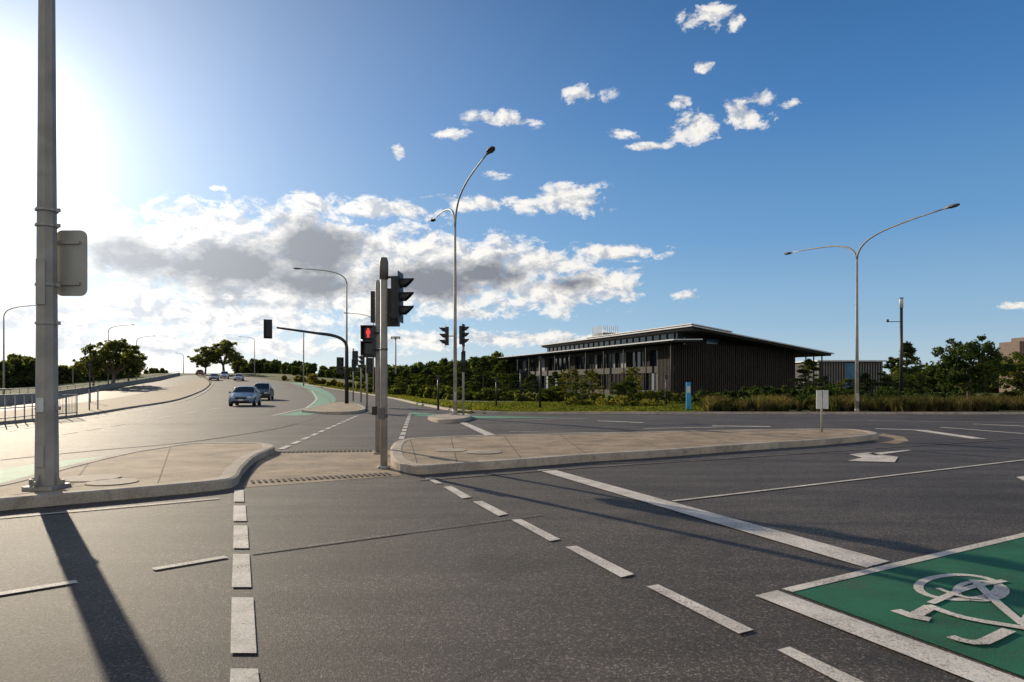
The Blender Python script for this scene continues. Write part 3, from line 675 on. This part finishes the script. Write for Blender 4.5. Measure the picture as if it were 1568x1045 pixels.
def tree_mass(name,prof,leaf,per=170,size=.55,step=7,depth=14,rmul=1.0,lump=4):
    C=[];Rd=[]
    pxs=np.arange(prof[0][0],prof[-1][0],step)
    for px in pxs:
        top=np.interp(px,[p[0] for p in prof],[p[1] for p in prof])+lump*math.sin(px*.11)*math.sin(px*.047+1); d0=np.interp(px,[p[0] for p in prof],[p[2] for p in prof])
        for q in range(2):
            d=d0+rng.uniform(0,depth); pp=px+rng.uniform(-step,step); x=X(pp,d); z0=H(x,d); zt=Z(top+rng.uniform(-3,6)+q*2,d); h=max(.6,zt-z0); r=max(.45,min(h*.35,step*d/F*1.4)*rmul)
            z=z0+r*.3
            while z<zt-r*.4:
                for _ in range(2): C.append((x+rng.normal()*r*.5,d+rng.normal()*r*.5,z+rng.normal()*r*.15)); Rd.append(r*rng.uniform(.5,.9))
                z+=r*.7
            C.append((x,d,zt-r*.5)); Rd.append(r*.55)
    per=max(20,per//3)
    Q=leaves(C,Rd,per,size,rng,.9); me=quadsobj(name,Q,np.zeros(len(Q)),[leaf]); o=bpy.data.objects.new(name,me); sc.collection.objects.link(o)
tree_mass('distant_trees',[(-120,548,150),(0,554,150),(45,543,160),(65,558,160),(120,562,165),(200,564,175),(235,564,240),(262,572,262)],M_LEAFD,150,.6,7)
tree_mass('distant_trees',[(362,556,235),(400,549,230),(440,554,210),(470,561,180),(520,564,165),(560,566,150),(610,562,140),(700,552,140),(745,545,150),(800,554,150),(850,558,150)],M_LEAF2,150,.55,7)
tree_mass('distant_trees',[(1340,580,150),(1400,566,140),(1440,560,130),(1500,560,120),(1620,558,120),(1750,540,120)],M_LEAFD,130,.55,8)
tree_mass('shrub_bed',[(560,592,95),(620,594,80),(700,594,68),(760,600,66),(830,603,62),(900,605,60),(1000,606,60),(1050,606,60)],M_LEAF,150,.17,6,8)
tree_mass('shrub_bed',[(1070,602,58),(1150,597,60),(1230,594,60),(1330,597,58),(1420,602,56),(1600,602,56),(1700,598,56)],M_LEAF2,150,.17,6,8)
tree_mass('shrub_bed',[(440,577,150),(500,580,120),(560,590,105),(590,592,96)],M_LEAF3,130,.3,6,8)
tree_mass('shrub_bed',[(860,612,50),(900,610,50),(960,607,48),(1010,614,48)],M_LEAF3,120,.1,9,3,lump=5)
tree_mass('shrub_bed',[(1080,612,44),(1240,606,43),(1400,609,43),(1568,610,43),(1640,609,43)],M_LEAF2,120,.1,7,5,lump=4)
def grass(name,fn,n,per,hmin,hmax,leaf,w=.018):
    base=np.array([fn() for _ in range(n)]); b=np.repeat(base,per,0); N_=len(b); hh=rng.uniform(hmin,hmax,n).repeat(per)*rng.uniform(.6,1.1,N_)
    a=rng.random(N_)*6.28; lean=rng.uniform(.1,.75,N_)*hh; r=rng.random(N_)*.12
    o=np.stack([np.cos(a),np.sin(a)],1); root=np.zeros((N_,3)); root[:,:2]=b[:,:2]+o*r[:,None]; root[:,2]=b[:,2]
    mid=root.copy(); mid[:,:2]+=o*(lean*.4)[:,None]; mid[:,2]+=hh*.7; tip=root.copy(); tip[:,:2]+=o*lean[:,None]; tip[:,2]+=hh
    a2=rng.random(N_)*6.28; s=np.stack([np.cos(a2)*w,np.sin(a2)*w,np.zeros(N_)],1)
    Q=np.concatenate([np.stack([root-s,root+s,mid+s*.8,mid-s*.8],1),np.stack([mid-s*.8,mid+s*.8,tip+s*.1,tip-s*.1],1)])
    me=quadsobj(name,Q,np.zeros(len(Q)),[leaf]); ob=bpy.data.objects.new(name,me); sc.collection.objects.link(ob)
def f1():
    while True:
        d=rng.uniform(38.3,46); px=rng.uniform(1080,1700)
        if math.sin(px*.06)+math.sin(px*.023+d*.8)+rng.normal()*.5>-.1: return (X(px,d),d,0)
grass('grass_bed',f1,700,46,.3,1.0,M_GRASSB,.022)
def f2():
    d=rng.uniform(37.6,60); px=rng.uniform(700,1085); return (X(px,d),d,0)
grass('lawn',f2,3500,12,.05,.16,M_LAWN,.03)
def f3():
    px=rng.uniform(480,740); a=np.interp(px,[480,545,600,650,740],[593,602.5,611,621.5,633]); x,y=G(px,a-rng.uniform(1,9)); return (x,y,H(x,y))
grass('lawn',f3,2200,14,.08,.28,M_LAWN,.045)

# ---------------- world: sky, sun glow, clouds
w=bpy.data.worlds.new('World'); sc.world=w; w.use_nodes=True; nt=w.node_tree; bg=nt.nodes['Background']; bg.inputs['Strength'].default_value=.1
def MA(op,a,b=None,c=None,clamp=False):
    n=N(nt,'ShaderNodeMath',operation=op); n.use_clamp=clamp
    for i,v in enumerate((a,b,c)):
        if v is None: continue
        if isinstance(v,(int,float)): n.inputs[i].default_value=v
        else: nt.links.new(v,n.inputs[i])
    return n.outputs[0]
sky=N(nt,'ShaderNodeTexSky',sky_type='NISHITA'); sky.sun_disc=False; sky.sun_elevation=SUN_EL; sky.sun_rotation=SUN_AZ%(2*math.pi); sky.air_density=1.0; sky.dust_density=.6; sky.ozone_density=3.0
tc=N(nt,'ShaderNodeTexCoord'); D=tc.outputs['Generated']; sp=N(nt,'ShaderNodeSeparateXYZ'); nt.links.new(D,sp.inputs[0])
az=MA('ARCTAN2',sp.outputs[0],sp.outputs[1]); el=MA('ARCSINE',sp.outputs[2])
cmb=N(nt,'ShaderNodeCombineXYZ'); nt.links.new(az,cmb.inputs[0]); nt.links.new(el,cmb.inputs[1]); P2=cmb.outputs[0]
str_=N(nt,'ShaderNodeVectorMath',operation='MULTIPLY'); nt.links.new(P2,str_.inputs[0]); str_.inputs[1].default_value=(1,1.55,1)
n1=noise(nt,str_.outputs[0],21,11,.68,.3); n2=noise(nt,str_.outputs[0],16,7,.62)
# same noise sampled slightly toward the sun gives relief shading to the cloud tops
off=N(nt,'ShaderNodeVectorMath',operation='ADD'); nt.links.new(str_.outputs[0],off.inputs[0]); off.inputs[1].default_value=(-.010,.012,0); n3=noise(nt,off.outputs[0],21,6,.6,.3)
def blobs(lst):
    out=0.0
    for px,py,rx,ry,amp in lst:
        a=math.atan((px-CX)/F); c=math.cos(a); e_=math.atan((HY-py)/F*c); sx,sy=F/rx/c/c,F/ry/c
        m_=N(nt,'ShaderNodeVectorMath',operation='MULTIPLY_ADD'); nt.links.new(P2,m_.inputs[0]); m_.inputs[1].default_value=(sx,sy,0); m_.inputs[2].default_value=(-a*sx,-e_*sy,0)
        l=N(nt,'ShaderNodeVectorMath',operation='LENGTH'); nt.links.new(m_.outputs[0],l.inputs[0])
        v=MA('MULTIPLY_ADD',l.outputs['Value'],-.5*amp,amp); out=MA('MAXIMUM',v,out)
    return out
CL=[(220,392,105,40,1.25),(350,400,170,60,1.4),(475,395,100,58,1.4),(330,345,155,20,1.05),(430,445,240,34,1.2),(180,360,120,26,1.05),(665,420,105,48,1.35),(745,412,95,36,1.25),(600,405,60,48,1.25),(825,402,88,22,1.05),
 (490,314,50,17,1.05),(580,322,82,13,1.05),(868,306,48,22,1.05),(755,312,78,10,.98),(940,386,64,12,1.0),(850,448,92,26,1.15),(920,430,52,19,1.1),
 (1062,196,38,18,1.02),(1143,178,38,17,.98),(1165,158,18,12,.9),(893,144,34,11,.92),(770,184,44,11,.9),(696,206,22,7,.9),(612,234,10,10,1.0),(761,267,16,6,.85),
 (1085,25,36,14,.92),(1128,30,16,12,.88),(1053,452,20,8,.98),(1212,160,14,6,.84),(1000,224,34,5,.82),(955,205,30,6,.76),(1035,160,18,8,.76),(1078,104,16,6,.78),
 (80,480,240,32,1.12),(330,485,210,30,1.15),(230,525,340,22,1.02),(820,520,140,11,.98),(620,520,160,13,.92),(60,400,120,34,.98),(700,478,100,10,.88),(1560,467,30,5,.9),(330,288,16,4,.8)]
DK=[(250,404,110,28,1.2),(360,412,115,34,1.25),(485,385,70,40,1.35),(450,432,120,20,1.1),(655,432,95,26,1.25),(740,417,75,21,1.15),(870,434,68,11,.9),(390,466,120,9,.75),(900,312,20,5,.5)]
S=blobs(CL); Dm=blobs(DK)
back_fill=MA('MULTIPLY',MA('MULTIPLY',sp.outputs[1],-1.0,clamp=True),1.3); S2=MA('MINIMUM',back_fill,.72); S=MA('MAXIMUM',S,S2)  # unseen cloud cover behind the camera, added to neutralise the blue fill light
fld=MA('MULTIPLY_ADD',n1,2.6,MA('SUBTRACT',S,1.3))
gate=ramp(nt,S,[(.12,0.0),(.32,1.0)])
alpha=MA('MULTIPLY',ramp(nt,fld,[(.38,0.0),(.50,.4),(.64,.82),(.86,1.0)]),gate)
dk=MA('MULTIPLY_ADD',n2,1.9,MA('SUBTRACT',Dm,.95)); dka=ramp(nt,dk,[(.36,0.0),(.62,.55),(.95,1.0)])
dp=N(nt,'ShaderNodeVectorMath',operation='DOT_PRODUCT'); nt.links.new(D,dp.inputs[0]); dp.inputs[1].default_value=tuple(SD); dt=MA('MAXIMUM',dp.outputs['Value'],0)
g0=MA('POWER',dt,5); g1=MA('POWER',dt,11); g2=MA('POWER',dt,45); g3=MA('POWER',dt,300)
grad=ramp(nt,el,[(0,(.54,.67,.76)),(.08,(.31,.51,.72)),(.20,(.145,.35,.64)),(.36,(.06,.215,.51)),(.56,(.015,.108,.32)),(1,(.008,.05,.17))])
gs=N(nt,'ShaderNodeVectorMath',operation='SCALE'); nt.links.new(grad,gs.inputs[0]); gs.inputs['Scale'].default_value=10
base=mixc(nt,.82,sky.outputs[0],gs.outputs[0])
def scale(col,f):
    s=N(nt,'ShaderNodeVectorMath',operation='SCALE'); s.inputs[0].default_value=col; 
    if isinstance(f,(int,float)): s.inputs['Scale'].default_value=f
    else: nt.links.new(f,s.inputs['Scale'])
    return s.outputs[0]
def addv(a,b):
    s=N(nt,'ShaderNodeVectorMath',operation='ADD'); nt.links.new(a,s.inputs[0]); nt.links.new(b,s.inputs[1]); return s.outputs[0]
glow=addv(addv(addv(scale((.75,.9,1.0),MA('MULTIPLY',g0,1.1)),scale((1.0,.98,.94),MA('MULTIPLY',g1,1.9))),scale((1,.98,.94),MA('MULTIPLY',g2,3.6))),scale((1,.97,.9),MA('MULTIPLY',g3,9)))
rel=MA('MULTIPLY_ADD',MA('SUBTRACT',n1,n3),4.0,.62)
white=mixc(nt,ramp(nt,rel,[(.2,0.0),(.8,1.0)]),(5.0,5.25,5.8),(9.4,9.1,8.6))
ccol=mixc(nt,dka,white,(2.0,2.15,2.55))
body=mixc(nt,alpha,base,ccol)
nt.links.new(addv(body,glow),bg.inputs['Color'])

sl=bpy.data.lights.new('sun','SUN'); sl.energy=5; sl.angle=R(.5); sl.color=(1,.86,.65)
so=bpy.data.objects.new('sun',sl); sc.collection.objects.link(so); so.rotation_euler=(-SD).to_track_quat('-Z','Y').to_euler()
cam=bpy.data.cameras.new('camera'); co=bpy.data.objects.new('camera',cam); sc.collection.objects.link(co); co.location=(0,0,CH); co.rotation_euler=(R(90),0,0)
cam.lens=24; cam.sensor_width=36; cam.shift_y=65.5/1568; cam.clip_end=9000; cam.clip_start=.05
sc.camera=co
